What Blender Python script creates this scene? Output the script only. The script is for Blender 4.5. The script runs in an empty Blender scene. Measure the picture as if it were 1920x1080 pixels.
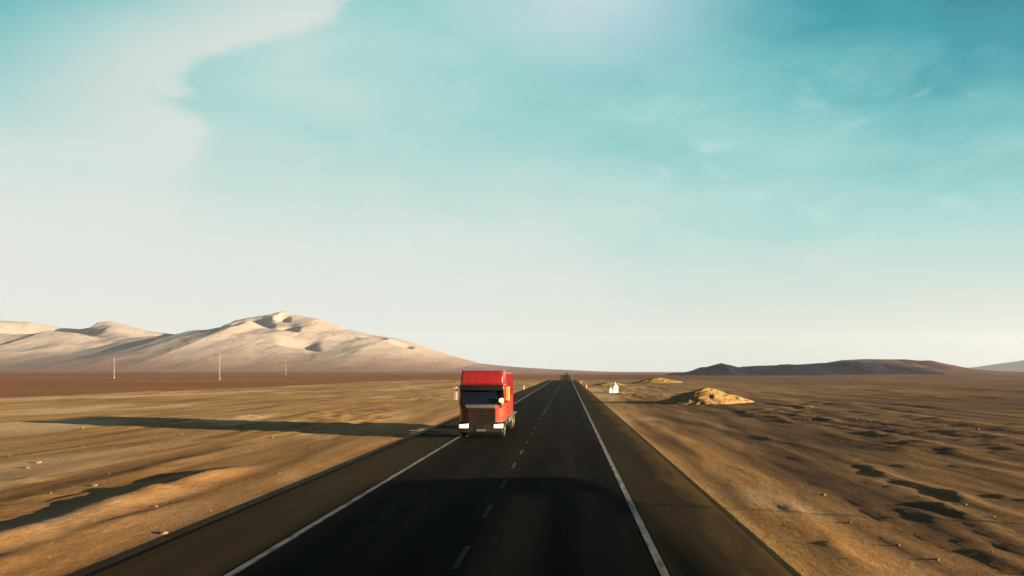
import bpy, bmesh, math, random
import numpy as np
R = math.radians
scene = bpy.context.scene
col = scene.collection

# ------------------------------------------------------------------ camera
CAM_H = 3.73
F = 1400.0
cd = bpy.data.cameras.new("camera")
cam = bpy.data.objects.new("camera", cd); col.objects.link(cam)
cam.location = (0, 0, CAM_H)
cam.rotation_euler = (R(90), 0, 0)
cd.sensor_width = 36; cd.lens = F / 1920 * 36
cd.shift_x = -104 / 1920; cd.shift_y = 157 / 1920
cd.clip_start = 0.1; cd.clip_end = 60000
scene.camera = cam

def at(px, py, Y):
    """a point of the photograph at distance Y, in metres"""
    return ((px - 1064) * Y / F, Y, CAM_H - (py - 697) * Y / F)

# ------------------------------------------------------------------ light
EXPOSURE = 2.2
SUN_EL, SUN_AZ = 5.9, 71.0            # azimuth measured from straight behind the camera towards the right
sd = bpy.data.lights.new("sun", 'SUN'); sun = bpy.data.objects.new("sun", sd); col.objects.link(sun)
sd.energy = 5.0; sd.angle = R(0.4); sd.color = (1.0, 0.80, 0.56)
to_sun = np.array([math.sin(R(SUN_AZ)) * math.cos(R(SUN_EL)), -math.cos(R(SUN_AZ)) * math.cos(R(SUN_EL)), math.sin(R(SUN_EL))])
import mathutils
sun.rotation_euler = mathutils.Vector(to_sun).to_track_quat('Z', 'Y').to_euler()
sun.location = (60, -30, 40)

scene.view_settings.view_transform = 'Standard'
scene.view_settings.look = 'None'
scene.view_settings.exposure = EXPOSURE
scene.view_settings.gamma = 1.0
scene.view_settings.use_curve_mapping = False

def lin(r, g, b):
    def f(c):
        c /= 255.0
        return c / 12.92 if c <= 0.04045 else ((c + 0.055) / 1.055) ** 2.4
    return (f(r), f(g), f(b), 1.0)

class NT:
    """small helper for node trees"""
    def __init__(s, tree): s.t = tree; s.n = tree.nodes; s.l = tree.links
    def node(s, kind, **kw):
        n = s.n.new(kind)
        for k, v in kw.items(): setattr(n, k, v)
        return n
    def put(s, sock, v):
        if isinstance(v, bpy.types.NodeSocket): s.l.new(v, sock)
        else: sock.default_value = v
    def m(s, op, a, b=None, c=None, clamp=False):
        n = s.node('ShaderNodeMath', operation=op, use_clamp=clamp)
        s.put(n.inputs[0], a)
        if b is not None: s.put(n.inputs[1], b)
        if c is not None: s.put(n.inputs[2], c)
        return n.outputs[0]
    def smooth(s, x, lo, hi, a=0.0, b=1.0):
        n = s.node('ShaderNodeMapRange', interpolation_type='SMOOTHSTEP')
        s.put(n.inputs[0], x); s.put(n.inputs[1], lo); s.put(n.inputs[2], hi); s.put(n.inputs[3], a); s.put(n.inputs[4], b)
        return n.outputs[0]
    def mix(s, fac, a, b, mode='MIX'):
        n = s.node('ShaderNodeMix', data_type='RGBA', blend_type=mode)
        s.put(n.inputs[0], fac); s.put(n.inputs[6], a); s.put(n.inputs[7], b)
        return n.outputs[2]
    def noise(s, vec, scale=1.0, detail=4.0, rough=0.5, dist=0.0):
        n = s.node('ShaderNodeTexNoise')
        if vec is not None: s.put(n.inputs['Vector'], vec)
        n.inputs['Scale'].default_value = scale; n.inputs['Detail'].default_value = detail
        n.inputs['Roughness'].default_value = rough; n.inputs['Distortion'].default_value = dist
        return n.outputs['Fac']
    def mapping(s, vec, scale=(1, 1, 1), loc=(0, 0, 0)):
        n = s.node('ShaderNodeMapping'); s.put(n.inputs['Vector'], vec)
        n.inputs['Scale'].default_value = scale; n.inputs['Location'].default_value = loc
        return n.outputs[0]
    def ramp(s, fac, stops):
        n = s.node('ShaderNodeValToRGB'); s.put(n.inputs[0], fac)
        e = n.color_ramp.elements
        while len(e) < len(stops): e.new(0.5)
        for k, (p, c) in enumerate(stops): e[k].position = p; e[k].color = c
        return n.outputs[0]

# sky: a Nishita sky overhead, thin evening cloud and pale air lower down
SKY_STRENGTH = 0.1
world = bpy.data.worlds.new("World"); scene.world = world; world.use_nodes = True
w = NT(world.node_tree); w.n.clear()
wo = w.node('ShaderNodeOutputWorld'); bg = w.node('ShaderNodeBackground')
bg.inputs['Strength'].default_value = SKY_STRENGTH
w.l.new(bg.outputs[0], wo.inputs[0])
tc = w.node('ShaderNodeTexCoord'); gen = tc.outputs['Generated']
sep = w.node('ShaderNodeSeparateXYZ'); w.l.new(gen, sep.inputs[0])
dx, dy, dz = sep.outputs
az = w.m('ARCTAN2', dx, dy)
el = w.m('ARCSINE', dz)
# cloud-deck coordinates: streaks flatten towards the horizon
warp = w.noise(w.mapping(gen, (2.2, 2.2, 5.0), (3.1, 0.7, 0.2)), 1.0, 5, 0.5)
big = w.noise(w.mapping(gen, (1.5, 1.5, 4.2), (1.3, 4.7, 2.2)), 2.0, 5, 0.5, 0.3)
fine = w.noise(w.mapping(gen, (3.0, 3.0, 8.0), (7.3, 2.7, 5.2)), 2.4, 7, 0.56, 0.4)
u = w.m('MINIMUM', w.m('MAXIMUM', az, -0.75), 0.75)
v = w.m('MAXIMUM', el, 0.0)
gain = w.m('ADD', 1.0, w.m('ADD', w.m('MULTIPLY', w.m('MAXIMUM', u, 0.0), 1.7), w.m('MULTIPLY', w.m('MINIMUM', u, 0.0), 0.55)))
t = w.m('MULTIPLY', v, gain)
corner = w.m('MULTIPLY', w.m('MAXIMUM', w.m('SUBTRACT', w.m('MULTIPLY', u, -1.0), 0.36), 0.0), w.m('MAXIMUM', w.m('SUBTRACT', v, 0.24), 0.0))
t = w.m('ADD', t, w.m('MULTIPLY', corner, 8.0))
amp = w.smooth(v, 0.0, 0.3, 0.05, 0.32)
t = w.m('ADD', t, w.m('MULTIPLY', w.m('SUBTRACT', big, 0.5), amp))
t = w.m('ADD', t, w.m('MULTIPLY', w.m('SUBTRACT', fine, 0.5), w.m('MULTIPLY', amp, w.smooth(az, -0.2, 0.3, 0.6, 0.85))))
K = 1.0 / (SKY_STRENGTH * 2 ** EXPOSURE)
ramp = w.ramp(t, [(0.0, lin(218, 226, 222)), (0.08, lin(216, 225, 220)), (0.17, lin(198, 221, 216)), (0.27, lin(172, 214, 211)),
                  (0.40, lin(140, 203, 202)), (0.55, lin(100, 184, 190)), (0.68, lin(28, 152, 168)), (0.86, lin(2, 130, 148)), (1.0, lin(12, 105, 135))])
# a sunlit bank of high cloud with a hard edge, upper left
wa = w.m('ADD', az, w.m('ADD', w.m('MULTIPLY', w.m('SUBTRACT', warp, 0.5), 0.12), w.m('MULTIPLY', w.m('SUBTRACT', fine, 0.5), 0.13)))
edge = w.m('ADD', -0.475, w.m('MULTIPLY', w.m('POWER', w.m('MAXIMUM', w.m('SUBTRACT', v, 0.335), 0.0), 1.3), 2.9))
side = w.smooth(w.m('SUBTRACT', wa, edge), -0.22, -0.01, 0.0, 1.0)
cut = w.smooth(w.m('SUBTRACT', wa, edge), -0.010, 0.030, 1.0, 0.0)
bank = w.m('MULTIPLY', w.m('MULTIPLY', side, cut), w.m('MULTIPLY', w.smooth(v, 0.16, 0.28), w.smooth(v, 0.75, 0.5)))
# glow of pale cloud at the very top of the view
ex = w.m('POWER', w.m('DIVIDE', w.m('SUBTRACT', az, 0.02), 0.16), 2.0)
ey = w.m('POWER', w.m('DIVIDE', w.m('SUBTRACT', v, 0.47), 0.075), 2.0)
puff = w.m('EXPONENT', w.m('MULTIPLY', w.m('ADD', ex, ey), -1.0))
colr = w.mix(w.m('MULTIPLY', bank, 0.62), ramp, lin(232, 228, 224))
colr = w.mix(w.m('MULTIPLY', puff, 0.75), colr, lin(205, 220, 230))
# small faint puffs in front of the blue, right of centre
wn = w.noise(w.mapping(gen, (4.0, 4.0, 9.0), (2.3, 9.1, 4.4)), 2.6, 7, 0.55, 0.5)
reg = w.m('MULTIPLY', w.smooth(az, -0.1, 0.15), w.m('MULTIPLY', w.smooth(v, 0.12, 0.2), w.smooth(v, 0.40, 0.28)))
colr = w.mix(w.m('MULTIPLY', reg, w.smooth(wn, 0.50, 0.70, 0.0, 0.55)), colr, lin(190, 226, 221))
# whiter and slightly warmer on the left near the horizon, greyer on the right
lowl = w.m('MULTIPLY', w.smooth(az, 0.15, -0.7), w.smooth(v, 0.33, 0.02))
colr = w.mix(w.m('MULTIPLY', lowl, 0.75), colr, lin(232, 235, 229))
lowr = w.m('MULTIPLY', w.smooth(az, -0.15, 0.35), w.smooth(v, 0.20, 0.02))
colr = w.mix(w.m('MULTIPLY', lowr, 0.8), colr, lin(200, 208, 202))
colr = w.mix(1.0, colr, (K, K, K, 1), 'MULTIPLY')
nish = w.node('ShaderNodeTexSky', sky_type='NISHITA'); nish.sun_disc = False
nish.sun_elevation = R(SUN_EL); nish.sun_rotation = R(180 - SUN_AZ)
nish.altitude = 2000
nt = w.mix(1.0, nish.outputs[0], (0.22, 0.25, 0.30, 1), 'MULTIPLY')
colr = w.mix(w.smooth(w.m('ABSOLUTE', az), 0.85, 1.5), colr, w.mix(1.0, colr, (0.30, 0.27, 0.32, 1), 'MULTIPLY'))
colr = w.mix(w.smooth(v, 0.50, 0.70), colr, nt)
w.l.new(colr, bg.inputs['Color'])

# ------------------------------------------------------------------ helpers
def tag(o, label=None, cat=None, group=None, kind=None):
    if label: o['label'] = label
    if cat: o['category'] = cat
    if group: o['group'] = group
    if kind: o['kind'] = kind
    return o

def empty(name, loc, rz=0):
    o = bpy.data.objects.new(name, None); col.objects.link(o)
    o.location = loc; o.rotation_euler = (0, 0, rz); o.empty_display_size = 0.3
    return o

def link(name, me, mat, parent=None):
    o = bpy.data.objects.new(name, me); col.objects.link(o)
    if mat is not None: me.materials.append(mat)
    if parent: o.parent = parent
    return o

class MB:
    """collects shapes into one bmesh"""
    def __init__(s): s.bm = bmesh.new()
    def _bev(s, geom_verts, w, seg=2):
        if w <= 0: return
        es = {e for vv in geom_verts for e in vv.link_edges}
        bmesh.ops.bevel(s.bm, geom=list(es), offset=w, segments=seg, affect='EDGES', profile=0.6)
    def box(s, x0, x1, y0, y1, z0, z1, bev=0.0, seg=2):
        vs = [s.bm.verts.new(p) for p in ((x0,y0,z0),(x1,y0,z0),(x1,y1,z0),(x0,y1,z0),(x0,y0,z1),(x1,y0,z1),(x1,y1,z1),(x0,y1,z1))]
        for f in ((0,3,2,1),(4,5,6,7),(0,1,5,4),(1,2,6,5),(2,3,7,6),(3,0,4,7)): s.bm.faces.new([vs[i] for i in f])
        s._bev(vs, bev, seg)
        return s
    def prism(s, prof, x0, x1, bev=0.0, seg=2):
        """profile in (y, z), swept along x"""
        a = [s.bm.verts.new((x0, y, z)) for y, z in prof]; b = [s.bm.verts.new((x1, y, z)) for y, z in prof]
        s.bm.faces.new(a[::-1]); s.bm.faces.new(b)
        n = len(prof)
        for i in range(n): s.bm.faces.new([a[i], a[(i+1) % n], b[(i+1) % n], b[i]])
        s._bev(a + b, bev, seg)
        return s
    def hexa(s, p, bev=0.0, seg=2):
        """eight corners: bottom loop then top loop"""
        vs = [s.bm.verts.new(q) for q in p]
        for f in ((0,3,2,1),(4,5,6,7),(0,1,5,4),(1,2,6,5),(2,3,7,6),(3,0,4,7)): s.bm.faces.new([vs[i] for i in f])
        s._bev(vs, bev, seg)
        return s
    def lathe(s, prof, c, axis='z', n=28):
        """profile (radius, along) turned about an axis through c"""
        rings = []
        for r, h in prof:
            ring = []
            for k in range(n):
                a = 2 * math.pi * k / n; ca, sa = math.cos(a) * r, math.sin(a) * r
                p = {'z': (ca, sa, h), 'x': (h, ca, sa), 'y': (sa, h, ca)}[axis]
                ring.append(s.bm.verts.new((c[0] + p[0], c[1] + p[1], c[2] + p[2])))
            rings.append(ring)
        for a, b in zip(rings, rings[1:]):
            for k in range(n): s.bm.faces.new([a[k], a[(k+1) % n], b[(k+1) % n], b[k]])
        s.bm.faces.new(rings[0][::-1]); s.bm.faces.new(rings[-1])
        return s
    def tube(s, pts, r, n=8):
        V = mathutils.Vector
        pts = [V(p) for p in pts]; rings = []
        for i, p in enumerate(pts):
            d = (pts[min(i+1, len(pts)-1)] - pts[max(i-1, 0)]).normalized()
            up = V((0, 0, 1)) if abs(d.z) < 0.9 else V((0, 1, 0))
            a = d.cross(up).normalized(); b = d.cross(a).normalized()
            rr = r[i] if isinstance(r, (list, tuple)) else r
            rings.append([s.bm.verts.new(p + a * math.cos(2*math.pi*k/n) * rr + b * math.sin(2*math.pi*k/n) * rr) for k in range(n)])
        for a, b in zip(rings, rings[1:]):
            for k in range(n): s.bm.faces.new([a[k], a[(k+1) % n], b[(k+1) % n], b[k]])
        s.bm.faces.new(rings[0][::-1]); s.bm.faces.new(rings[-1])
        return s
    def build(s, name, mat, parent=None, smooth=False):
        bmesh.ops.recalc_face_normals(s.bm, faces=s.bm.faces)
        me = bpy.data.meshes.new(name); s.bm.to_mesh(me); s.bm.free()
        if smooth:
            for p in me.polygons: p.use_smooth = True
            me.set_sharp_from_angle(angle=R(35))
        return link(name, me, mat, parent)

def grid_mesh(name, X, Y, Z):
    ny, nx = X.shape
    me = bpy.data.meshes.new(name)
    me.vertices.add(nx * ny)
    co = np.empty((nx * ny, 3), np.float32); co[:, 0] = X.ravel(); co[:, 1] = Y.ravel(); co[:, 2] = Z.ravel()
    me.vertices.foreach_set('co', co.ravel())
    i = (np.arange(ny - 1)[:, None] * nx + np.arange(nx - 1)[None, :]).ravel()
    q = np.stack([i, i + 1, i + nx + 1, i + nx], 1).astype(np.int32)
    me.loops.add(q.size); me.loops.foreach_set('vertex_index', q.ravel())
    me.polygons.add(len(q)); me.polygons.foreach_set('loop_start', np.arange(0, q.size, 4, dtype=np.int32))
    me.polygons.foreach_set('use_smooth', np.ones(len(q), bool))
    me.update(calc_edges=True)
    return me

# ---- noise in numpy
def _h(ix, iy, seed):
    n = (ix.astype(np.int64) * 374761393 + iy.astype(np.int64) * 668265263 + seed * 2246822519) & 0xffffffff
    n = ((n ^ (n >> 13)) * 1274126177) & 0xffffffff
    n = (n ^ (n >> 16)) & 0xffffffff
    return n / 4294967295.0
def vnoise(x, y, seed=0):
    x = np.asarray(x, float); y = np.asarray(y, float)
    ix = np.floor(x); iy = np.floor(y); fx = x - ix; fy = y - iy
    fx = fx * fx * fx * (fx * (fx * 6 - 15) + 10); fy = fy * fy * fy * (fy * (fy * 6 - 15) + 10)
    a = _h(ix, iy, seed); b = _h(ix + 1, iy, seed); c = _h(ix, iy + 1, seed); d = _h(ix + 1, iy + 1, seed)
    return (a * (1 - fx) + b * fx) * (1 - fy) + (c * (1 - fx) + d * fx) * fy
def fbm(x, y, seed=0, octs=5, gain=0.5):
    s = 0; a = 1; tot = 0
    for k in range(octs):
        s = s + a * (vnoise(x * 2**k + 17.3 * k, y * 2**k - 9.1 * k, seed + k) - 0.5) * 2; tot += a; a *= gain
    return s / tot
def sstep(a, b, x):
    t = np.clip((x - a) / (b - a), 0, 1); return t * t * (3 - 2 * t)

# ------------------------------------------------------------------ terrain shape
LANE_L, LANE_C, LANE_R = -6.2, -2.13, 1.79
PAVE_L, PAVE_R = -8.85, 4.15
py_ = np.array([-400, 300, 345, 400, 520, 700, 880, 980, 1060, 1130, 1300, 2000, 4000, 16000.])
pz_ = np.array([0, 0, -0.05, -1.6, -6.5, -9.0, -5.6, -3.2, -0.9, -1.2, -6, -6, -4, 4.])
def P(y):                                    # the road's long profile, gently smoothed
    y = np.asarray(y, float); s = 0
    for d in (-30, -18, -8, 0, 8, 18, 30): s = s + np.interp(y + d * np.clip(y / 300 - 0.5, 0, 1), py_, pz_)
    return s / 7
def H(x, y):
    x = np.asarray(x, float); y = np.asarray(y, float)
    p = P(y)
    off = np.maximum(np.maximum(PAVE_L - x, x - PAVE_R), 0)        # metres off the pavement
    near = 1 - sstep(300, 420, y)
    rough = sstep(0.8, 5, off)
    # left: disturbed bench of sand, then a drop to the plain
    wob = 7 * fbm(y / 60, x * 0 + 3, 5, 3)
    leftdrop = sstep(70 + wob, 84 + wob, -x)
    bench = 0.004 * np.clip(-x - 12, 0, 62) * near
    h = bench - (4.0 + 0.9) * leftdrop * near
    # right: low slope climbing away from the road, turning its back to the sun
    rr = np.clip(x - 8, 0, None)
    h = h + near * (0.016 * np.minimum(rr, 25) + 0.008 * np.clip(rr - 25, 0, 60)) * sstep(0, 30, rr + 8)
    h = h - 2.0 * sstep(60, 260, x) * sstep(60, 200, y) * near
    # streaky swells, long in the direction of the road (grader and water cut them so)
    amp = rough * (0.30 + 0.5 * sstep(20, 60, off)) * (1 - 0.75 * sstep(120, 400, y)) * (1 - 0.6 * leftdrop)
    h = h + amp * 0.13 * fbm(x / 4.2, y / 26, 11, 4, 0.5)
    h = h + amp * (0.10 + 0.07 * sstep(4, 9, x)) * fbm(x / 1.3, y / 8.5, 23, 4, 0.5)
    h = h + amp * 0.05 * fbm(x / 0.5, y / 2.4, 29, 3, 0.5) * (1 - sstep(30, 70, y))
    # broken ground: patches of rubble and small heaps
    patch = sstep(0.12, 0.45, fbm(x / 9, y / 20, 41, 3))
    h = h + rough * patch * 0.22 * np.abs(fbm(x / 1.3, y / 2.2, 47, 4, 0.6)) * (1 - sstep(150, 300, y))
    # windrow left by the grader, left of the road, throwing the long blue shadow
    def ridge(x0, w, hh, y0, y1, f=5.0, seed=3):
        cx = x0 + 0.55 * fbm(y / 9, y * 0 + seed, seed, 3)
        env = sstep(y0, y0 + f, y) * (1 - sstep(y1 - f, y1, y))
        return hh * env * np.exp(-((x - cx) / w) ** 2) * (0.85 + 0.55 * fbm(y / 2.0, x / 1.2, seed + 1, 4))
    h = h + ridge(-12.6, 0.65, 0.29, 7, 31, 6, 3)
    h = h + ridge(-11.2, 0.40, 0.10, 0, 24, 6, 6)
    h = h + ridge(-15.8, 0.7, 0.10, 22, 40, 6, 9)
    h = h + ridge(-21, 1.0, 0.12, 30, 42, 6, 12)
    h = h + ridge(5.7, 0.50, 0.045, 4, 60, 10, 15) + ridge(7.2, 0.22, 0.045, 6, 26, 6, 16)
    for x0, ww, hh, y0, y1, sd_ in ((9.3, .35, .10, 12, 22, 18), (12.0, .45, .17, 19, 31, 21), (14.5, .4, .12, 15, 25, 24), (17.5, .5, .16, 27, 40, 27),
                                (11.5, .4, .12, 34, 48, 29), (22, .6, .18, 32, 52, 31), (16, .6, .16, 50, 70, 33), (30, .8, .22, 50, 80, 35), (24, .7, .2, 66, 90, 37),
                                (8.2, .25, .07, 14, 19, 39), (10.4, .3, .09, 21, 27, 41), (13.1, .35, .1, 26, 34, 43), (19, .4, .12, 22, 33, 45), (20.5, .4, .12, 38, 50, 47), (9.0, .3, .09, 28, 40, 49),
                                (12.6, .3, .10, 14, 18, 51), (15.4, .3, .11, 36, 46, 53), (27, .6, .17, 40, 58, 55), (34, .8, .2, 60, 90, 57), (18.5, .5, .15, 56, 74, 59),
                                (5.6, .20, .10, 14, 22, 61), (9.8, .26, .15, 14, 24, 63), (8.0, .22, .10, 18, 26, 65), (12.8, .3, .14, 17, 24, 67), (7.2, .2, .08, 10, 14, 69), (15.8, .35, .15, 20, 30, 71), (6.6, .2, .08, 24, 33, 73)):
        L_ = y1 - y0
        lump = 0.75 + 0.6 * fbm(y / 1.6 + sd_, x / 0.7, sd_ + 2, 3)
        h = h + 0.60 * np.clip(lump, 0, 1.3) * ridge(x0 + 0.9 * fbm(y / (L_ * 0.5), y * 0 + sd_, sd_ + 5, 2), ww * 0.6, hh, y0 - L_ * 0.35, y1 + L_ * 0.35, L_ * 0.8, sd_)
    # far plain
    far = sstep(380, 700, y)
    h = h + far * (1 - np.exp(-(off / 120) ** 2)) * (2.2 * fbm(x / 260, y / 400, 61, 4) )
    h = h + sstep(500, 2600, y) * sstep(0, 900, -x) * 8
    # the shallow verge ditch
    h = h * 1.0 - 0.05 * sstep(0.0, 0.02, PAVE_L - x) * (1 - sstep(0.7, 1.4, PAVE_L - x)) - 0.012 * sstep(0, 0.3, x - PAVE_R)
    inside = (off <= 0)
    return np.where(inside, p - 0.06, p + h)

# ------------------------------------------------------------------ materials
def pbr(name, colr, rough=0.6, metal=0.0, spec=0.5, emit=None, es=0.0, coat=0.0, dust=0.0):
    m = bpy.data.materials.new(name); m.use_nodes = True
    b = m.node_tree.nodes['Principled BSDF']
    t = NT(m.node_tree)
    g = t.node('ShaderNodeTexCoord')
    n = t.noise(g.outputs['Object'], 9.0, 6, 0.6)
    c = t.mix(1.0, colr, t.ramp(n, [(0.3, (0.78, 0.76, 0.72, 1)), (0.65, (1.04, 1.04, 1.04, 1))]), 'MULTIPLY')
    if dust:
        z = t.node('ShaderNodeSeparateXYZ'); t.l.new(g.outputs['Object'], z.inputs[0])
        dn = t.noise(t.mapping(g.outputs['Object'], (2.2, 2.2, 0.5)), 1.6, 8, 0.65, 0.4)
        f = t.m('MULTIPLY', t.smooth(dn, 0.38, 0.7, 0.15, 1.0), t.smooth(z.outputs[2], 0.2, 3.2, dust, dust * 0.35))
        c = t.mix(f, c, (0.16, 0.09, 0.045, 1))
    t.l.new(c, b.inputs['Base Color'])
    rg = t.smooth(n, 0.3, 0.7, min(rough + 0.12, 1), max(rough - 0.06, 0.02)); t.l.new(rg, b.inputs['Roughness'])
    b.inputs['Metallic'].default_value = metal; b.inputs['Specular IOR Level'].default_value = spec
    b.inputs['Coat Weight'].default_value = coat; b.inputs['Coat Roughness'].default_value = 0.08
    if emit: b.inputs['Emission Color'].default_value = emit; b.inputs['Emission Strength'].default_value = es
    return m

def ground_mat():
    m = bpy.data.materials.new("desert_soil"); m.use_nodes = True
    t = NT(m.node_tree); b = t.n['Principled BSDF']
    pos = t.node('ShaderNodeNewGeometry').outputs['Position']
    sandA = t.node('ShaderNodeAttribute', attribute_name='sand').outputs['Fac']
    darkA = t.node('ShaderNodeAttribute', attribute_name='dark').outputs['Fac']
    streak = t.noise(t.mapping(pos, (0.8, 0.06, 0.3)), 1.0, 8, 0.6, 0.3)
    blot = t.noise(t.mapping(pos, (0.16, 0.05, 0.1)), 1.0, 5, 0.55, 0.6)
    grain = t.noise(t.mapping(pos, (1, 0.45, 1)), 5.5, 6, 0.7)
    gr2 = t.noise(pos, 26.0, 4, 0.7)
    far = t.noise(t.mapping(pos, (0.004, 0.012, 0.01)), 1.0, 6, 0.55)
    sand = t.ramp(streak, [(0.30, (0.17, 0.080, 0.022, 1)), (0.42, (0.32, 0.170, 0.046, 1)), (0.55, (0.43, 0.25, 0.074, 1)), (0.72, (0.52, 0.34, 0.125, 1))])
    sand = t.mix(t.smooth(blot, 0.45, 0.7, 0.0, 0.6), sand, (0.36, 0.20, 0.095, 1))
    pale = t.noise(t.mapping(pos, (0.10, 0.028, 0.1), (5, 3, 1)), 1.0, 8, 0.62, 0.5)
    sand = t.mix(t.smooth(pale, 0.52, 0.62, 0.0, 0.75), sand, (0.60, 0.42, 0.215, 1))
    sand = t.mix(t.smooth(pale, 0.44, 0.36, 0.0, 0.6), sand, (0.20, 0.105, 0.038, 1))
    plain = t.ramp(far, [(0.3, (0.22, 0.078, 0.018, 1)), (0.7, (0.30, 0.122, 0.034, 1))])
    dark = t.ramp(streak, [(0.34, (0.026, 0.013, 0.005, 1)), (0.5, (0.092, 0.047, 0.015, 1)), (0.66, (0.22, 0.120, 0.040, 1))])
    c = t.mix(sandA, plain, sand)
    c = t.mix(darkA, c, dark)
    c = t.mix(1.0, c, t.ramp(grain, [(0.25, (0.62, 0.58, 0.55, 1)), (0.5, (0.95, 0.95, 0.95, 1)), (0.75, (1.18, 1.16, 1.12, 1))]), 'MULTIPLY')
    c = t.mix(0.6, c, t.ramp(gr2, [(0.3, (0.65, 0.65, 0.65, 1)), (0.7, (1.25, 1.25, 1.25, 1))]), 'MULTIPLY')
    t.l.new(c, b.inputs['Base Color'])
    b.inputs['Roughness'].default_value = 0.95; b.inputs['Specular IOR Level'].default_value = 0.1
    nearness = t.node('ShaderNodeAttribute', attribute_name='near').outputs['Fac']
    hgt = t.m('ADD', t.m('MULTIPLY', grain, 0.6), t.m('MULTIPLY', gr2, 0.12))
    bp = t.node('ShaderNodeBump'); t.l.new(hgt, bp.inputs['Height']); bp.inputs['Distance'].default_value = 0.08
    t.l.new(t.m('MULTIPLY', nearness, 0.55), bp.inputs['Strength'])
    t.l.new(bp.outputs[0], b.inputs['Normal'])
    return m

def asphalt(name, a, bcol, tracks=0.0, spec=0.25):
    m = bpy.data.materials.new(name); m.use_nodes = True
    t = NT(m.node_tree); b = t.n['Principled BSDF']
    pos = t.node('ShaderNodeNewGeometry').outputs['Position']
    n1 = t.noise(t.mapping(pos, (0.9, 0.05, 1)), 1.0, 6, 0.6)
    n2 = t.noise(pos, 38.0, 3, 0.7)
    n3 = t.noise(t.mapping(pos, (0.25, 0.12, 1)), 1.0, 4, 0.5, 0.5)
    c = t.mix(t.smooth(n1, 0.32, 0.68), a, bcol)
    c = t.mix(1.0, c, t.ramp(n2, [(0.3, (0.6, 0.6, 0.6, 1)), (0.7, (1.35, 1.35, 1.35, 1))]), 'MULTIPLY')
    c = t.mix(1.0, c, t.ramp(n3, [(0.3, (0.85, 0.85, 0.86, 1)), (0.7, (1.12, 1.1, 1.06, 1))]), 'MULTIPLY')
    if tracks:
        x = t.node('ShaderNodeSeparateXYZ'); t.l.new(pos, x.inputs[0])
        tot = None
        for cx in (-5.3, -3.1, -1.05, 0.95):            # wheel tracks, polished darker by rubber
            g = t.m('EXPONENT', t.m('MULTIPLY', t.m('POWER', t.m('DIVIDE', t.m('SUBTRACT', x.outputs[0], cx), 0.36), 2.0), -1.0))
            tot = g if tot is None else t.m('ADD', tot, g)
        c = t.mix(t.m('MULTIPLY', tot, tracks), c, (0.005, 0.0042, 0.0034, 1))
        # bitumen-sealed transverse and wandering cracks
        vo = t.node('ShaderNodeTexVoronoi', feature='DISTANCE_TO_EDGE')
        t.l.new(t.mapping(pos, (0.22, 0.09, 1)), vo.inputs['Vector']); vo.inputs['Scale'].default_value = 1.0
        c = t.mix(t.smooth(vo.outputs['Distance'], 0.0, 0.006, 0.7, 0.0), c, (0.004, 0.004, 0.004, 1))
    t.l.new(c, b.inputs['Base Color'])
    b.inputs['Roughness'].default_value = 1.0; b.inputs['Specular IOR Level'].default_value = spec
    bp = t.node('ShaderNodeBump'); t.l.new(n2, bp.inputs['Height']); bp.inputs['Distance'].default_value = 0.01; bp.inputs['Strength'].default_value = 0.25
    t.l.new(bp.outputs[0], b.inputs['Normal'])
    return m

def dusty_shoulder():
    m = asphalt('dusty_gravel_shoulder', (0.028, 0.020, 0.0095, 1), (0.042, 0.031, 0.015, 1), 0.0, 0.03)
    t = NT(m.node_tree); b = t.n['Principled BSDF']
    old = b.inputs['Base Color'].links[0].from_socket
    pos = t.node('ShaderNodeNewGeometry').outputs['Position']
    x = t.node('ShaderNodeSeparateXYZ'); t.l.new(pos, x.inputs[0])
    n = t.noise(t.mapping(pos, (1.4, 0.22, 1)), 1.0, 8, 0.65, 0.5)
    f = t.smooth(t.m('ADD', x.outputs[0], t.m('MULTIPLY', t.m('SUBTRACT', n, 0.5), 3.0)), 2.9, 4.5, 0.0, 0.9)
    t.l.new(t.mix(f, old, (0.13, 0.076, 0.026, 1)), b.inputs['Base Color'])
    return m

def hill_mat(name, lo, hi, rock, scale=0.004):
    m = bpy.data.materials.new(name); m.use_nodes = True
    t = NT(m.node_tree); b = t.n['Principled BSDF']
    pos = t.node('ShaderNodeNewGeometry').outputs['Position']
    n = t.noise(t.mapping(pos, (1, 1, 2.5)), scale, 8, 0.6, 0.5)
    z = t.node('ShaderNodeSeparateXYZ'); t.l.new(pos, z.inputs[0])
    c = t.mix(t.smooth(t.m('ADD', z.outputs[2], t.m('MULTIPLY', t.m('SUBTRACT', n, 0.5), 160)), 10, 150), lo, hi)
    r = t.noise(t.mapping(pos, (1, 0.6, 3)), scale * 3, 6, 0.6, 1.0)
    c = t.mix(t.smooth(r, 0.60, 0.68, 0.0, 0.75), c, rock)
    t.l.new(c, b.inputs['Base Color']); b.inputs['Roughness'].default_value = 1.0; b.inputs['Specular IOR Level'].default_value = 0.05
    g = t.noise(t.mapping(pos, (1.0, 0.35, 1.0)), scale * 2.6, 9, 0.62, 0.8)
    bp = t.node('ShaderNodeBump'); t.l.new(g, bp.inputs['Height']); bp.inputs['Distance'].default_value = 0.11 / scale; bp.inputs['Strength'].default_value = 0.22
    t.l.new(bp.outputs[0], b.inputs['Normal'])
    return m

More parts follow.
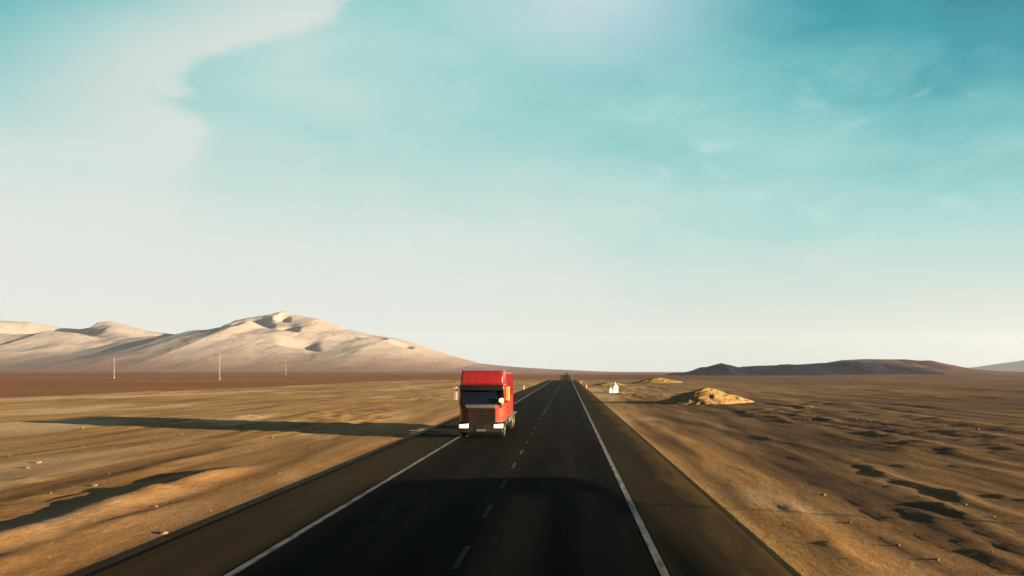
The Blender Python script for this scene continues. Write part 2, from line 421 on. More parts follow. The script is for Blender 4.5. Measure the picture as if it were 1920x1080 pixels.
M = {}
M['soil'] = ground_mat()
M['road'] = asphalt('dark_asphalt', (0.0070, 0.0055, 0.0038, 1), (0.0165, 0.0135, 0.0095, 1), 0.55, 0.03)
M['shoulder'] = asphalt('gravel_shoulder', (0.028, 0.020, 0.0095, 1), (0.042, 0.031, 0.015, 1), 0.0, 0.03)
def paint_mat():
    m = bpy.data.materials.new('worn_road_paint'); m.use_nodes = True
    t = NT(m.node_tree); b = t.n['Principled BSDF']
    pos = t.node('ShaderNodeNewGeometry').outputs['Position']
    n = t.noise(t.mapping(pos, (6, 1.2, 6)), 1.0, 7, 0.7)
    c = t.mix(t.smooth(n, 0.46, 0.60), (0.20, 0.185, 0.155, 1), (0.055, 0.048, 0.040, 1))
    t.l.new(c, b.inputs['Base Color']); b.inputs['Roughness'].default_value = 0.8
    return m
M['paint'] = paint_mat()
M['old_paint'] = asphalt('worn_away_paint', (0.022, 0.019, 0.015, 1), (0.11, 0.10, 0.082, 1), 0.0, 0.03)

# ------------------------------------------------------------------ ground sheet
NX, NY = 860, 820
tx = np.linspace(-1, 1, NX); A_, B_ = 8.0, math.asinh(13000 / 8.0)
xs = A_ * np.sinh(B_ * tx) - 2.0
xs = np.sort(np.concatenate([xs, [PAVE_L - 0.16, PAVE_L - 0.02, PAVE_L, PAVE_R, PAVE_R + 0.02, PAVE_R + 0.3]]))
ty = np.linspace(0, 1, NY); Ay = 16.0; By = math.asinh(12500 / Ay)
ys = np.concatenate([np.linspace(-400, -30, 12), np.linspace(-26, 5, 16), 6 + Ay * np.sinh(By * ty)])
X, Y = np.meshgrid(xs, ys)
Z = H(X, Y)
me = grid_mesh('ground', X, Y, Z)
off = np.maximum(np.maximum(PAVE_L - X, X - PAVE_R), 0)
wobm = 10 * fbm(Y / 60, X * 0 + 3, 5, 3)
sandm = (1 - sstep(66 + wobm, 80 + wobm, -X)) * (1 - sstep(300, 400, Y))
edge_r = 30 + 22 * fbm(X / 30, Y / 60, 71, 3)
sandm = sandm * (0.72 + 0.28 * sstep(14, 60, Y + 9 * fbm(X / 5, Y / 16, 97, 4)))  # sand weakened towards the viewer: vignette painted into the mask
sandm = sandm * (1 - 0.85 * sstep(edge_r, edge_r + 45, X))
pinch = fbm(X / 14, Y / 40, 83, 4)
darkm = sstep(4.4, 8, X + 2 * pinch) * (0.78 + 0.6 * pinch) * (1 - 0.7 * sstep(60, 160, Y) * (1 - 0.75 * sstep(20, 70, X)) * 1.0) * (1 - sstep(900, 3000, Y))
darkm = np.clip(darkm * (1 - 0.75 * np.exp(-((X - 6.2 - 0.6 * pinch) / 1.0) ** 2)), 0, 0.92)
vignette = 0.62 * (1 - sstep(16, 58, Y + 14 * fbm(X / 4, Y / 18, 101, 4))) * (0.8 + 0.8 * fbm(X / 1.8, Y / 14, 103, 4))
darkm = np.where(X < 0, np.clip(vignette, 0, 0.8), darkm)        # vignette falloff painted into the soil left of the road
for nm, arr in (('sand', sandm), ('dark', darkm), ('near', 1 - sstep(60, 220, Y) * 0.95)):
    a = me.attributes.new(nm, 'FLOAT', 'POINT'); a.data.foreach_set('value', arr.astype(np.float32).ravel())
tag(link('ground', me, M['soil']), kind='structure')

# ------------------------------------------------------------------ road
ry = np.concatenate([np.arange(-60, 120, 4.0), np.arange(120, 1160, 8.0)])
def strip(name, x0, x1, lift, mat, y=ry, nx=2, skirt=0.0, crown=True):
    xx = np.linspace(x0, x1, nx)
    if skirt:
        pass
    XX, YY = np.meshgrid(xx, y)
    ZZ = P(YY) + lift
    me = grid_mesh(name, XX, YY, ZZ)
    o = link(name, me, mat)
    return tag(o, kind='structure')
def slab(name, x0, x1, lift, mat, thick=0.2):
    """a strip of paving with real edges"""
    xx = np.array([x0, x0, x1, x1]); dz = np.array([-thick, 0, 0, -thick])
    XX, YY = np.meshgrid(xx, ry); ZZ = P(YY) + lift + dz[None, :]
    me = grid_mesh(name, XX, YY, ZZ)
    for p in me.polygons: p.use_smooth = False
    return tag(link(name, me, mat), kind='structure')
slab('road', LANE_L - 0.12, LANE_R + 0.12, 0.0, M['road'])
slab('road_shoulder', PAVE_L, LANE_L - 0.12, -0.004, M['shoulder'])
slab('road_shoulder', LANE_R + 0.12, PAVE_R, -0.004, dusty_shoulder())
M['step_shadow'] = asphalt('painted_step_shadow', (0.004, 0.0032, 0.0025, 1), (0.008, 0.006, 0.0045, 1), 0.0, 0.03)  # shadow line of the pavement step, painted as a near-black strip
strip('step_shadow_strip', PAVE_L + 0.004, PAVE_L + 0.17, 0.003, M['step_shadow'])
strip('edge_line', LANE_L - 0.08, LANE_L + 0.08, 0.005, M['paint'])
strip('edge_line', LANE_R - 0.08, LANE_R + 0.08, 0.005, M['paint'])
mb = MB()
yy = 9.2
while yy < 66:
    z = 0.005; n0 = mb.bm.verts.new((LANE_C - 0.06, yy, z)); n1 = mb.bm.verts.new((LANE_C + 0.06, yy, z))
    n2 = mb.bm.verts.new((LANE_C + 0.06, yy + 1.9, z)); n3 = mb.bm.verts.new((LANE_C - 0.06, yy + 1.9, z)); mb.bm.faces.new((n0, n1, n2, n3)); yy += 4.9
tag(mb.build('dashed_centre_line', M['old_paint']), kind='structure')
strip('centre_line', LANE_C - 0.06, LANE_C + 0.06, 0.005, M['old_paint'], y=np.arange(68, 1150, 8.0))

# ------------------------------------------------------------------ hills
def hill(name, sky, dist, x_pad, front, back, mat, rough=0.10, seed=1, base=-10, nx=420, nyy=150, power=1.5, spur=0.25, skew=0.0, bowls=()):
    """sky: outline points (px, py) seen from the road; the ridge stands at dist, its real flanks run front and back"""
    pts = [at(px, py, dist) for px, py in sky]
    xr = np.array([p[0] for p in pts]); zr = np.array([p[2] for p in pts])
    x = np.linspace(xr[0] - x_pad, xr[-1] + x_pad, nx)
    d = np.linspace(-1, 1, nyy); d = np.sign(d) * np.abs(d) ** 1.2
    XX, DD = np.meshgrid(x, d)
    YY = dist + np.where(DD < 0, DD * front, DD * back)
    # the ridge line wanders so that bays and spurs show
    wand = fbm(XX / (front * 0.9), XX * 0 + 2, seed, 3)
    top = np.interp(XX + skew * (YY - dist), xr, zr, left=base, right=base) - base
    r = np.abs(DD)
    fall = (1 - sstep(0, 1, r)) * 0.45 + 0.55 * np.clip(1 - r, 0, 1) ** power
    sp = fbm(XX / (front * 0.30), YY / (front * 0.9), seed + 9, 4)
    h = top * fall * (1 + spur * sp * np.clip(r * 3.0, 0, 1) * (1 - r) * 2)
    hs = zr.max() - base
    h = h + hs * rough * fbm(XX / (hs * 1.6), YY / (hs * 2.2), seed + 20, 6, 0.5) * np.clip(r * 8, 0.1, 1) * np.clip(h / hs * 2, 0, 1)
    e = np.clip(np.minimum(XX - x[0], x[-1] - XX) / max(x_pad, 1), 0, 1)
    h = h * sstep(0, 1, e)
    for px, wl, depth, y0, y1, fade in bowls:            # hollows whose steep right wall looks left, away from the sun
        xw = (px - 1064) * YY / F
        dd = (xw - XX) / wl + 0.25 * fbm(XX / 220, YY / 160, int(px), 4)
        cut_ = np.where(dd < 0, 0, np.where(dd < 1, sstep(0, 1, dd), 1 - sstep(1, 3.4, dd)))
        h = h - depth * cut_ * sstep(y0, y0 + fade, dist - YY) * (1 - sstep(y1 - fade, y1, dist - YY)) * np.clip(h / hs * 2.5, 0, 1)
    me = grid_mesh(name, XX, YY, base + h - 2)
    return tag(link(name, me, mat), kind='structure')

M['mount'] = hill_mat('pale_sand_mountain', (0.235, 0.145, 0.100, 1), (0.34, 0.280, 0.225, 1), (0.12, 0.11, 0.14, 1))
M['blueridge'] = hill_mat('shaded_ridge', (0.005, 0.008, 0.026, 1), (0.003, 0.008, 0.040, 1), (0.004, 0.006, 0.028, 1))  # the ridge's shade is put into this navy base colour
M['brownhill'] = hill_mat('brown_hill', (0.13, 0.060, 0.028, 1), (0.20, 0.12, 0.065, 1), (0.08, 0.05, 0.035, 1), 0.012)
hill('mountain', [(-420, 640), (-200, 606), (-60, 598), (0, 601), (60, 604), (110, 614), (150, 617), (185, 611), (208, 602), (235, 609),
     (280, 621), (330, 627), (390, 622), (415, 613), (440, 603), (480, 594), (510, 590), (532, 583), (555, 590), (600, 598), (650, 616),
     (700, 628), (750, 635), (800, 650), (850, 667), (900, 681), (960, 687), (1040, 692), (1130, 696), (1250, 698)],
     5200, 300, 2300, 1800, M['mount'], 0.10, 5, -12, 900, 320,
     bowls=((206, 300, 110, 10, 620, 100), (443, 230, 90, 10, 560, 100), (520, 110, 70, 130, 560, 90), (548, 55, 34, 60, 300, 60), (566, 50, 32, 420, 700, 60), (605, 90, 34, 800, 1100, 80), (730, 60, 22, 160, 400, 60), (780, 60, 20, 250, 500, 60)))
hill('dark_ridge', [(1255, 700), (1290, 697), (1312, 690), (1330, 685), (1352, 679), (1368, 683), (1385, 687), (1420, 684), (1480, 683), (1540, 679), (1600, 676), (1660, 680), (1720, 690), (1760, 699)],
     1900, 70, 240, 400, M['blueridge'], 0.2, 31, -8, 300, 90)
hill('brown_hill', [(1380, 703), (1450, 696), (1520, 687), (1555, 678), (1580, 674), (1620, 672), (1680, 673), (1705, 675), (1730, 682), (1760, 688), (1800, 692), (1860, 695), (1960, 700), (2100, 703)],
     2600, 120, 700, 600, M['brownhill'], 0.14, 44, -8, 300, 110)
hill('far_blue_mountain', [(1740, 697), (1790, 691), (1830, 688), (1860, 684), (1880, 681), (1920, 675), (1990, 668), (2080, 672), (2200, 690)],
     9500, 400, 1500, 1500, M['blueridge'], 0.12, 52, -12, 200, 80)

# sand heap right of the road
def heap(name, cx, cy, L, Wd, Ht, mat, seed, yaw=0.0):
    n = 70
    g = np.linspace(-1.2, 1.2, n); U, V = np.meshgrid(g, g)
    r = np.sqrt(U * U + V * V) * (1 + 0.16 * fbm(U * 1.7, V * 1.7, seed, 3))
    h = Ht * np.clip(1 - r, 0, 1) ** 0.85 * (1 + 0.0 * U)
    h = h * (1 + 0.13 * fbm(U * 4, V * 4, seed + 4, 4)) + 0.10 * Ht * fbm(U * 9, V * 9, seed + 7, 4) * (r < 1)
    c, s = math.cos(yaw), math.sin(yaw)
    XX = cx + U * L * c - V * Wd * s; YY = cy + U * L * s + V * Wd * c
    ZZ = H(XX, YY) + h - 0.05 * (r > 1) - 0.02
    me = grid_mesh(name, XX, YY, ZZ)
    return tag(link(name, me, mat), kind='structure')
def heap_mat(name, a, b_):
    m = bpy.data.materials.new(name); m.use_nodes = True
    t = NT(m.node_tree); b = t.n['Principled BSDF']
    pos = t.node('ShaderNodeNewGeometry').outputs['Position']
    n = t.noise(pos, 1.6, 8, 0.65)
    t.l.new(t.ramp(n, [(0.35, a), (0.65, b_)]), b.inputs['Base Color'])
    b.inputs['Roughness'].default_value = 1.0; b.inputs['Specular IOR Level'].default_value = 0.05
    bp = t.node('ShaderNodeBump'); t.l.new(n, bp.inputs['Height']); bp.inputs['Distance'].default_value = 0.2; bp.inputs['Strength'].default_value = 0.6
    t.l.new(bp.outputs[0], b.inputs['Normal'])
    return m
M['heap'] = heap_mat('yellow_sand', (0.26, 0.15, 0.05, 1), (0.36, 0.23, 0.09, 1))
heap('sand_mound', 16.2, 88, 5.6, 4.5, 1.75, M['heap'], 2)
heap('sand_mound', 11.5, 205, 5.0, 4.0, 0.9, M['heap'], 8)
heap('sand_mound', 27.5, 230, 8.0, 4.0, 1.6, M['heap'], 12)

# loose stones: countless, one object
random.seed(4)
rs = np.random.RandomState(7)
def stones():
    base = bmesh.new(); bmesh.ops.create_icosphere(base, subdivisions=1, radius=1.0)
    bv = np.array([v.co[:] for v in base.verts]); bf = np.array([[v.index for v in f.verts] for f in base.faces]); base.free()
    V = []; Fc = []; k = 0
    cand = []
    while len(cand) < 1500:
        y = 9 + 150 * rs.rand() ** 1.7; x = (rs.rand() * 2 - 1) * (12 + 0.75 * y)
        if PAVE_L - 0.5 < x < PAVE_R + 0.5: continue
        dens = float(sstep(-0.15, 0.35, fbm(x / 9, y / 20, 41, 3)))
        if rs.rand() > 0.03 + dens: continue
        cand.append((x, y, dens))
    xs_ = np.array([c[0] for c in cand]); ys_ = np.array([c[1] for c in cand]); hz = H(xs_, ys_)
    for (x, y, d), z in zip(cand, hz):
        s = 0.014 + 0.07 * rs.rand() ** 7 * (0.5 + d) + 0.0002 * y
        a = rs.rand() * 6.28; c, sn = math.cos(a), math.sin(a)
        p = bv * (1 + 0.28 * (rs.rand(*bv.shape) - 0.5)) * np.array([s * (0.8 + 0.7 * rs.rand()), s, s * (0.45 + 0.35 * rs.rand())])
        q = np.stack([p[:, 0] * c - p[:, 1] * sn + x, p[:, 0] * sn + p[:, 1] * c + y, p[:, 2] + z + s * 0.08], 1)
        V.append(q); Fc.append(bf + k); k += len(bv)
    V = np.concatenate(V); Fc = np.concatenate(Fc)
    me = bpy.data.meshes.new('loose_stones'); me.from_pydata(V.tolist(), [], Fc.tolist()); me.update()
    return link('loose_stones', me, heap_mat('desert_stone', (0.09, 0.055, 0.03, 1), (0.27, 0.17, 0.09, 1)))
tag(stones(), 'loose stones and rubble strewn over the sandy ground beside the road', 'stones', kind='stuff')

# ------------------------------------------------------------------ the red truck
red = pbr('red_paint', (0.23, 0.004, 0.008, 1), 0.32, spec=0.5, coat=0.4, dust=0.55)
orange = pbr('orange_red_paint', (0.30, 0.026, 0.004, 1), 0.38, spec=0.5, coat=0.3, dust=0.55)
black = pbr('black_plastic', (0.007, 0.006, 0.005, 1), 0.6, spec=0.2, dust=0.1)
grillem = pbr('grille_metal', (0.012, 0.0095, 0.006, 1), 0.7, spec=0.12, dust=0.12)
rubber = pbr('tyre_rubber', (0.012, 0.012, 0.012, 1), 0.85, spec=0.2)
rimm = pbr('yellowish_rim', (0.30, 0.24, 0.09, 1), 0.45, metal=0.3)
greym = pbr('grey_trim', (0.08, 0.08, 0.075, 1), 0.45)
mirrorm = pbr('beige_housing', (0.16, 0.12, 0.09, 1), 0.5)
amberm = pbr('amber_housing', (0.40, 0.17, 0.025, 1), 0.45)
chrome = pbr('steel_frame', (0.10, 0.10, 0.10, 1), 0.5, metal=0.6)
platem = pbr('plate', (0.10, 0.085, 0.08, 1), 0.5)
glassm = pbr('dark_cab_glass', (0.004, 0.006, 0.012, 1), 0.06, spec=0.5)
lampm = pbr('lit_headlight', (0.8, 0.78, 0.7, 1), 0.3, emit=(1.0, 0.93, 0.8, 1), es=0.14)
glintm = pbr('glowing_glint', (0.6, 0.7, 0.3, 1), 0.3, emit=(0.75, 0.9, 0.35, 1), es=0.17)  # sun glint given as emission, no lamp there

def wheel(parent, x, y, side, rad=0.5, wdt=0.3, rim_mat=None):
    """side +1: outer face to +x"""
    t = MB().lathe([(rad*0.60, -wdt/2), (rad*0.93, -wdt/2), (rad, -wdt*0.36), (rad, wdt*0.36), (rad*0.93, wdt/2), (rad*0.60, wdt/2)], (0, 0, 0), 'x', 36)
    wh = t.build('wheel', rubber, parent, True); wh.location = (x, y, rad)
    o = wdt / 2 * side
    prof = [(rad*0.60, 0.0), (rad*0.60, o*1.04), (rad*0.52, o*1.04), (rad*0.44, o*0.55), (rad*0.20, o*0.55), (rad*0.18, o*1.0), (rad*0.09, o*1.08)]
    MB().lathe(prof, (0, 0, 0), 'x', 30).build('rim', rim_mat or rimm, wh, True)
    return wh

def make_truck():
    T = empty('truck', (0, 0, 0))
    Wd = 1.24
    # cab: sloped front (y toward the viewer is negative)
    prof = [(0.04, 1.80), (0.04, 1.84), (0.22, 2.95), (0.34, 3.08), (2.15, 3.08), (2.15, 1.80)]
    MB().prism(prof, -Wd, Wd, 0.14, 4).build('cab', red, T, True)
    # orange lower cab with corners turned back on either side of the grille
    plan = [(-1.25, 0.42), (-1.12, 0.14), (-0.82, -0.03), (0.82, -0.03), (1.12, 0.10), (1.25, 0.34), (1.25, 2.15), (-1.25, 2.15)]
    lc = MB(); a = [lc.bm.verts.new((x, y, 0.92)) for x, y in plan]; c = [lc.bm.verts.new((x, y, 1.83)) for x, y in plan]
    lc.bm.faces.new(a[::-1]); lc.bm.faces.new(c)
    for k in range(8): lc.bm.faces.new([a[k], a[(k+1) % 8], c[(k+1) % 8], c[k]])
    lc.build('lower_cab', orange, T, True)
    for s in (-1, 1):
        xa, xb = sorted((s * 0.80, s * 1.26))
        d = MB().box(min(s*1.235, s*1.265), max(s*1.235, s*1.265), 0.56, 1.75, 0.98, 2.85, 0.012).build('door', orange, T)
        MB().prism([(0.66, 1.95), (0.66, 2.15), (0.82, 2.72), (1.66, 2.72), (1.66, 1.95)], min(s*1.255, s*1.272), max(s*1.255, s*1.272), 0.0).build('window', glassm, d)
        MB().box(min(s*1.26, s*1.30), max(s*1.26, s*1.30), 1.45, 1.64, 1.62, 1.66, 0.006).build('handle', black, d)
    # roof deflector with a dark sign slot near its top
    MB().prism([(0.20, 3.02), (0.34, 3.55), (0.62, 3.79), (1.0, 3.84), (2.1, 3.80), (2.1, 3.02)], -1.2, 1.2, 0.16, 4).build('roof_deflector', red, T, True)
    MB().hexa([(-1.0, 0.36, 3.50), (0.55, 0.36, 3.50), (0.55, 0.50, 3.50), (-1.0, 0.50, 3.50), (-1.0, 0.485, 3.66), (0.55, 0.485, 3.66), (0.55, 0.6, 3.66), (-1.0, 0.6, 3.66)], 0.02).build('roof_slot', pbr('dark_red_slot', (0.05, 0.004, 0.005, 1), 0.5), T)
    # sun visor
    MB().prism([(-0.18, 2.72), (-0.14, 2.68), (0.25, 2.84), (0.27, 3.00), (0.16, 2.98)], -1.2, 1.2, 0.02).build('sun_visor', black, T, True)
    # windscreen, following the sloped front
    def slope(z): return 0.0 + (z - 1.75) / 1.2 * 0.22
    z0, z1 = 1.88, 2.86
    ws = MB().hexa([(-1.14, slope(z0)-0.035, z0), (1.14, slope(z0)-0.035, z0), (1.14, slope(z0)+0.03, z0), (-1.14, slope(z0)+0.03, z0),
               (-1.08, slope(z1)-0.035, z1), (1.08, slope(z1)-0.035, z1), (1.08, slope(z1)+0.03, z1), (-1.08, slope(z1)+0.03, z1)], 0.03, 3).build('windscreen', glassm, T, True)
    for xa in (-0.75, 0.05):
        MB().tube([(xa, -0.03, 1.95), (xa + 0.25, slope(2.1)-0.06, 2.08), (xa + 0.72, slope(2.25)-0.06, 2.2)], 0.012, 6).build('wiper', black, ws)
    # grey panel under the windscreen and the tall dark grille
    MB().hexa([(-0.86, -0.10, 1.72), (0.80, -0.10, 1.72), (0.80, 0.05, 1.72), (-0.86, 0.05, 1.72), (-0.92, -0.04, 1.90), (0.86, -0.04, 1.90), (0.86, 0.05, 1.90), (-0.92, 0.05, 1.90)], 0.03, 3).build('wiper_panel', greym, T, True)
    g = MB()
    g.box(-0.79, 0.79, -0.06, 0.04, 0.80, 1.70, 0.02)
    for k in range(6): g.prism([(-0.10, 0.90 + k*0.135), (-0.12, 0.93 + k*0.135), (-0.055, 0.99 + k*0.135), (-0.055, 0.90 + k*0.135)], -0.74, 0.74)
    g.build('grille', grillem, T)
    # bumper with cut-outs, skirt, lamps, plate
    MB().hexa([(-1.18, -0.16, 0.34), (1.18, -0.16, 0.34), (1.24, 0.5, 0.34), (-1.24, 0.5, 0.34), (-1.24, -0.16, 0.80), (1.24, -0.16, 0.80), (1.26, 0.55, 0.80), (-1.26, 0.55, 0.80)], 0.06, 3).build('bumper', black, T, True)
    for s in (-1, 1):
        xa, xb = sorted((s * 0.70, s * 1.22))
        hl = MB().hexa([(xa, -0.20, 0.60), (xb, -0.19, 0.60), (xb, 0.0, 0.60), (xa, 0.0, 0.60), (xa, -0.20, 0.80), (xb, -0.17, 0.84), (xb, 0.0, 0.84), (xa, 0.0, 0.80)], 0.035, 3).build('headlight', lampm, T, True)
        MB().box(xa - 0.02, xb + 0.02, -0.15, -0.02, 0.565, 0.59, 0.005).build('bezel', black, hl)
    MB().box(-0.26, 0.26, -0.185, -0.155, 0.42, 0.54, 0.008).build('number_plate', platem, T)
    # mirrors on arms
    for s, mm in ((-1, mirrorm), (1, amberm)):
        xa, xb = sorted((s * 1.34, s * 1.58))
        mr = MB().hexa([(xa, -0.10, 2.12), (xb, -0.05, 2.12), (xb, 0.10, 2.12), (xa, 0.10, 2.12), (xa, -0.06, 2.92), (xb, -0.02, 2.92), (xb, 0.12, 2.92), (xa, 0.12, 2.92)], 0.055, 4).build('mirror', mm, T, True)
        MB().tube([(s*1.2, 0.30, 2.90), (s*1.46, 0.06, 2.96), (s*1.46, 0.15, 2.5), (s*1.46, 0.06, 2.08), (s*1.2, 0.30, 2.12)], 0.02).build('mirror_arm', black, mr)
        MB().box(xa + 0.03, xb - 0.03, 0.115, 0.13, 2.2, 2.84, 0.004).build('mirror_glass', glassm, mr)
    # glowing disc added for the sun glint at the windscreen's lower corner
    sp = MB().lathe([(0.02, -0.05), (0.12, -0.05), (0.14, -0.01), (0.13, 0.06), (0.05, 0.12)], (1.13, -0.16, 2.14), 'y', 24).build('glint_disc', glintm, T, True)
    MB().tube([(1.13, -0.05, 2.14), (1.13, 0.08, 1.98)], 0.02).build('glint_bracket', black, sp)
    # chassis and steps
    ch = MB(); ch.box(-0.45, -0.33, 0.6, 9.6, 0.62, 0.88, 0.01).box(0.33, 0.45, 0.6, 9.6, 0.62, 0.88, 0.01)
    for y in (2.6, 4.2, 5.8, 7.4, 9.0): ch.box(-0.33, 0.33, y, y + 0.12, 0.66, 0.84)
    ch.build('chassis', chrome, T)
    for s in (-1, 1):
        MB().lathe([(0.24, -0.5), (0.27, -0.46), (0.27, 0.46), (0.24, 0.5)], (s * 0.88, 3.3, 0.66), 'y', 20).build('fuel_tank', chrome, T, True)
        xa, xb = sorted((s * 0.92, s * 1.22))
        MB().box(xa, xb, 1.86, 2.14, 0.35, 0.95, 0.03).build('step', black, T)
        MB().box(min(s*1.17, s*1.20), max(s*1.17, s*1.20), 4.2, 7.1, 0.62, 1.0, 0.01).build('side_guard', greym, T)
    # wheels: single front, two rear axles
    for s in (-1, 1):
        wheel(T, s * 1.06, 1.12, s)
        for y in (7.2, 8.5): wheel(T, s * 0.96, y, s, 0.5, 0.5)
        arc = MB(); pts = []
        for k in range(11):
            a = math.pi * k / 10; pts.append((1.12 - math.cos(a) * 0.62, 0.5 + math.sin(a) * 0.60))
        pr = pts + [(y - (y - 1.12) * 0.07, z - (z - 0.5) * 0.07) for y, z in reversed(pts)]
        arc.prism(pr, min(s*0.92, s*1.255), max(s*0.92, s*1.255)).build('mudguard', black, T)
    # cargo body
    cb = MB().box(-1.2, 1.2, 2.45, 7.4, 1.0, 3.66, 0.03).build('cargo_body', red, T)
    for s in (-1, 1):
        MB().box(min(s*1.203, s*1.22), max(s*1.203, s*1.22), 2.5, 7.35, 1.05, 2.3).build('lower_side_panel', orange, cb)
        for k in range(7):
            y = 2.6 + k * 0.76
            MB().box(min(s*1.202, s*1.25), max(s*1.202, s*1.25), y, y + 0.07, 1.16, 3.6).build('side_stake', red, cb)
    MB().box(-1.27, 1.27, 2.52, 10.02, 0.90, 1.0, 0.01).build('deck_frame', chrome, T)
    return T
T = make_truck()
T.location = (-4.80, 41.6, 0.0)
tag(T, 'red truck with lit headlights driving towards the camera in the left lane', 'truck')

# distant truck on the crest
def far_truck(y):
    t = empty('truck', (0, 0, 0))
    dk = pbr('dusty_dark_body', (0.03, 0.024, 0.026, 1), 0.6)
    MB().box(-1.2, 1.2, 2.4, 12, 1.0, 4.1, 0.04).build('cargo_body', dk, t)
    c = MB().prism([(0, 0.8), (0.0, 1.7), (0.25, 3.1), (0.8, 3.7), (2.2, 3.9), (2.2, 0.8)], -1.2, 1.2, 0.06).build('cab', dk, t, True)
    MB().hexa([(-1.05, -0.03, 1.9), (1.05, -0.03, 1.9), (1.05, 0.12, 1.9), (-1.05, 0.12, 1.9), (-1.0, 0.13, 2.8), (1.0, 0.13, 2.8), (1.0, 0.3, 2.8), (-1.0, 0.3, 2.8)], 0.02).build('windscreen', glassm, t)
    MB().box(-1.2, 1.2, -0.1, 0.3, 0.35, 0.85, 0.04).build('bumper', black, t)
    for s in (-1, 1):
        for yy in (1.2, 8.6, 10.0): wheel(t, s * 1.0, yy, s, 0.5, 0.35, greym)
    t.location = (-1.1, y, float(P(y)))
    return t
tag(far_truck(1040), 'tiny dark truck far off on the road at the horizon', 'truck')

# ------------------------------------------------------------------ white roadside markers and posts
whitem = pbr('white_limewash', (0.80, 0.78, 0.72, 1), 0.8)
def ground_at(x, y): return float(H(np.array([x]), np.array([y]))[0])
def shrine(x, y, s, label):
    o = empty('roadside_shrine', (x, y, ground_at(x, y) - 0.02), R(12))
    MB().box(-0.52*s, 0.52*s, -0.4*s, 0.4*s, 0, 0.14*s, 0.02).build('plinth', whitem, o)
    b = MB().box(-0.40*s, 0.40*s, -0.3*s, 0.34*s, 0.14*s, 1.0*s, 0.015).build('wall', whitem, o)
    MB().box(-0.22*s, 0.22*s, -0.312*s, -0.29*s, 0.30*s, 0.72*s, 0.004).build('niche_door', pbr('niche_wood', (0.45, 0.40, 0.33, 1), 0.8), b)
    g = MB()
    p = [(-0.48*s, 1.0*s), (0.48*s, 1.0*s), (0.0, 1.5*s)]
    a = [g.bm.verts.new((q[0], -0.36*s, q[1])) for q in p]; c = [g.bm.verts.new((q[0], 0.40*s, q[1])) for q in p]
    g.bm.faces.new(a); g.bm.faces.new(c[::-1])
    for i in range(3): g.bm.faces.new([a[i], a[(i+1) % 3], c[(i+1) % 3], c[i]])
    g.build('roof', whitem, o)
    MB().box(-0.03*s, 0.03*s, -0.03*s, 0.03*s, 1.48*s, 1.85*s).box(-0.13*s, 0.13*s, -0.03*s, 0.03*s, 1.64*s, 1.71*s).build('cross', whitem, o)
    return tag(o, label, 'roadside shrine', 'white roadside shrines')
sx, sy, _ = at(1154, 733, 132); shrine(sx, sy, 1.0, 'taller of the two bright white shrines standing right of the road')
sx, sy, _ = at(1145, 733, 131); shrine(sx, sy, 0.6, 'smaller bright white shrine just left of the taller one, right of the road')

reflm = pbr('red_reflector', (0.5, 0.02, 0.02, 1), 0.3)
def delineator(loc, label):
    o = empty('delineator_post', loc)
    MB().hexa([(-0.06, -0.04, -0.1), (0.06, -0.04, -0.1), (0.06, 0.04, -0.1), (-0.06, 0.04, -0.1), (-0.05, -0.03, 1.0), (0.05, -0.03, 0.95), (0.05, 0.03, 0.95), (-0.05, 0.03, 1.0)], 0.01).build('post', whitem, o)
    MB().box(-0.04, 0.04, -0.045, -0.033, 0.72, 0.88).build('reflector', reflm, o)
    return tag(o, label, 'delineator post', 'white delineator posts along the road')
for x, y, lb in ((4.3, 168, 'white post beside the right shoulder, nearer of the two right of the road'),
                 (4.3, 235, 'white post beside the right shoulder, farther of the two right of the road'),
                 (-9.3, 160, 'white post at the left edge of the road behind the red truck')):
    delineator((x, y, ground_at(x, y)), lb)

# ------------------------------------------------------------------ masts on the plain
mastm = pbr('pale_painted_steel', (0.45, 0.36, 0.27, 1), 0.6)
def mast(px, top, base, Y, label):
    x, y, z = at(px, base, Y); g = ground_at(x, y)
    hgt = at(px, top, Y)[2] - g
    o = empty('utility_mast', (x, y, g - 0.3))
    MB().tube([(0, 0, 0), (0, 0, hgt * 0.5), (0, 0, hgt + 0.3)], [0.17, 0.14, 0.10], 12).build('pole', mastm, o, True)
    MB().box(-0.55, 0.55, -0.55, 0.55, 0.0, 1.0, 0.08).build('plinth', mastm, o)
    MB().tube([(-0.8, 0, hgt - 1.2), (0.8, 0, hgt - 1.2)], 0.07, 6).build('crossarm', mastm, o)
    return tag(o, label, 'mast', 'pale masts on the far plain')
mast(214, 668, 700, 900, 'thin pale mast on the brown plain, below the left mountain peak')
mast(412, 661, 703, 860, 'tallest pale mast on the brown plain, left of the highest peak')
mast(536, 682, 703, 1150, 'faint short pale mast on the plain, below the highest peak')

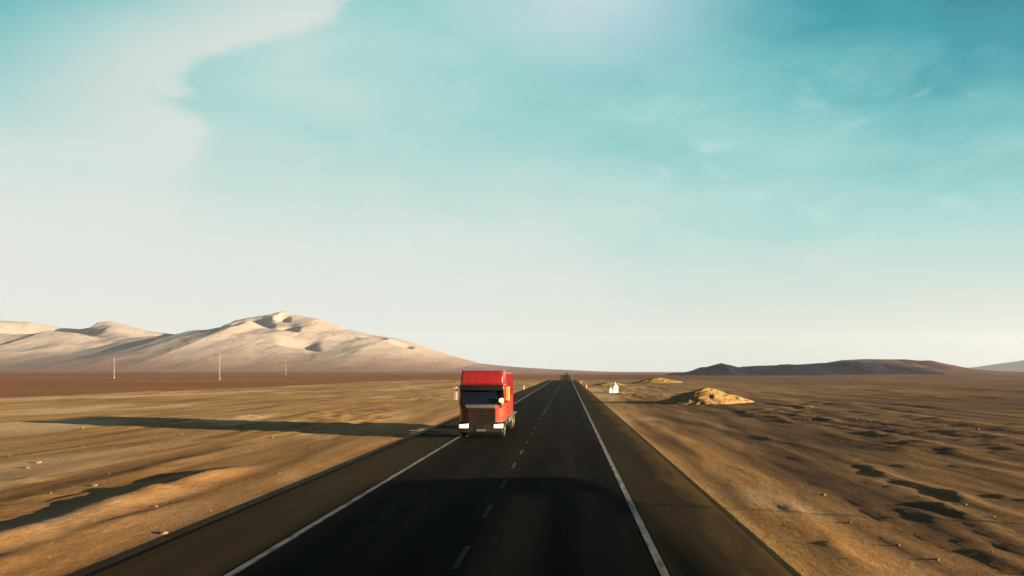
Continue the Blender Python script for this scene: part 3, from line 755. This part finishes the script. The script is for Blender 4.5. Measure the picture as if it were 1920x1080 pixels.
# ------------------------------------------------------------------ unseen slats added only to cast the dark shape on the near road
def shadow_board():
    """unseen slats added right of the road for their shadow; each shades one strip of the road"""
    tE = math.tan(R(SUN_EL)); sx_, sy_ = math.sin(R(SUN_AZ)), math.cos(R(SUN_AZ))
    bx = 16.5
    def pt(x, y): d = (bx - x) / sx_; return (y - d * sy_, d * tE)
    o = empty('shadow_slats', (bx, 0, 0))
    wood = pbr('shadow_slat_wood', (0.22, 0.17, 0.12, 1), 0.85)
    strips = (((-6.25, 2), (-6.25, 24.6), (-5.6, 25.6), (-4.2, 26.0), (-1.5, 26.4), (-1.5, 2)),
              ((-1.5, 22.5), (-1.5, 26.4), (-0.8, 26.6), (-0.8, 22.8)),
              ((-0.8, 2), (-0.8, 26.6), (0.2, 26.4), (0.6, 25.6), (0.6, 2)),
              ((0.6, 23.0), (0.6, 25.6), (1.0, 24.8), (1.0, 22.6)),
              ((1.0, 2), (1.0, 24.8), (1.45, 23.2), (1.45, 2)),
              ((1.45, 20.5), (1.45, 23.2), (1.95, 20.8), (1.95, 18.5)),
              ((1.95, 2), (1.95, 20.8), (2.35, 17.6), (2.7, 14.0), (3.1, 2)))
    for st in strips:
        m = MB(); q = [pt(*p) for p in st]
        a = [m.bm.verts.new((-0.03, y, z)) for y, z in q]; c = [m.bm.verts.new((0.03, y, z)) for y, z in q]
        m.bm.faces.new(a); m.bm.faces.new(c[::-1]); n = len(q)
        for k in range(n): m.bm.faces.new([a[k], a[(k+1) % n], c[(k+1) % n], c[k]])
        m.build('shadow_slat', wood, o)
    for x, y in ((-6.2, 3), (-6.2, 24)):
        yy_, zz = pt(x, y); MB().box(0.04, 0.12, yy_ - 0.04, yy_ + 0.04, -0.4, zz - 0.05, 0.01).build('post', wood, o)  # unseen post added to hold the shadow slats
    tag(o, 'added shadow caster out of view right of the road', 'shadow_caster')
shadow_board()

# ------------------------------------------------------------------ haze
def haze():
    o = MB().box(-13500, 13500, -600, 13200, -40, 620).build('haze', None)
    m = bpy.data.materials.new('haze'); m.use_nodes = True; t = NT(m.node_tree); t.n.clear()
    out = t.node('ShaderNodeOutputMaterial'); v = t.node('ShaderNodeVolumePrincipled')
    v.inputs['Color'].default_value = (0.82, 0.90, 1.0, 1); v.inputs['Density'].default_value = 2.9e-5; v.inputs['Anisotropy'].default_value = 0.2
    t.l.new(v.outputs[0], out.inputs['Volume'])
    o.data.materials.append(m)
    tag(o, 'pale air over the desert plain', 'haze', kind='stuff')
haze()
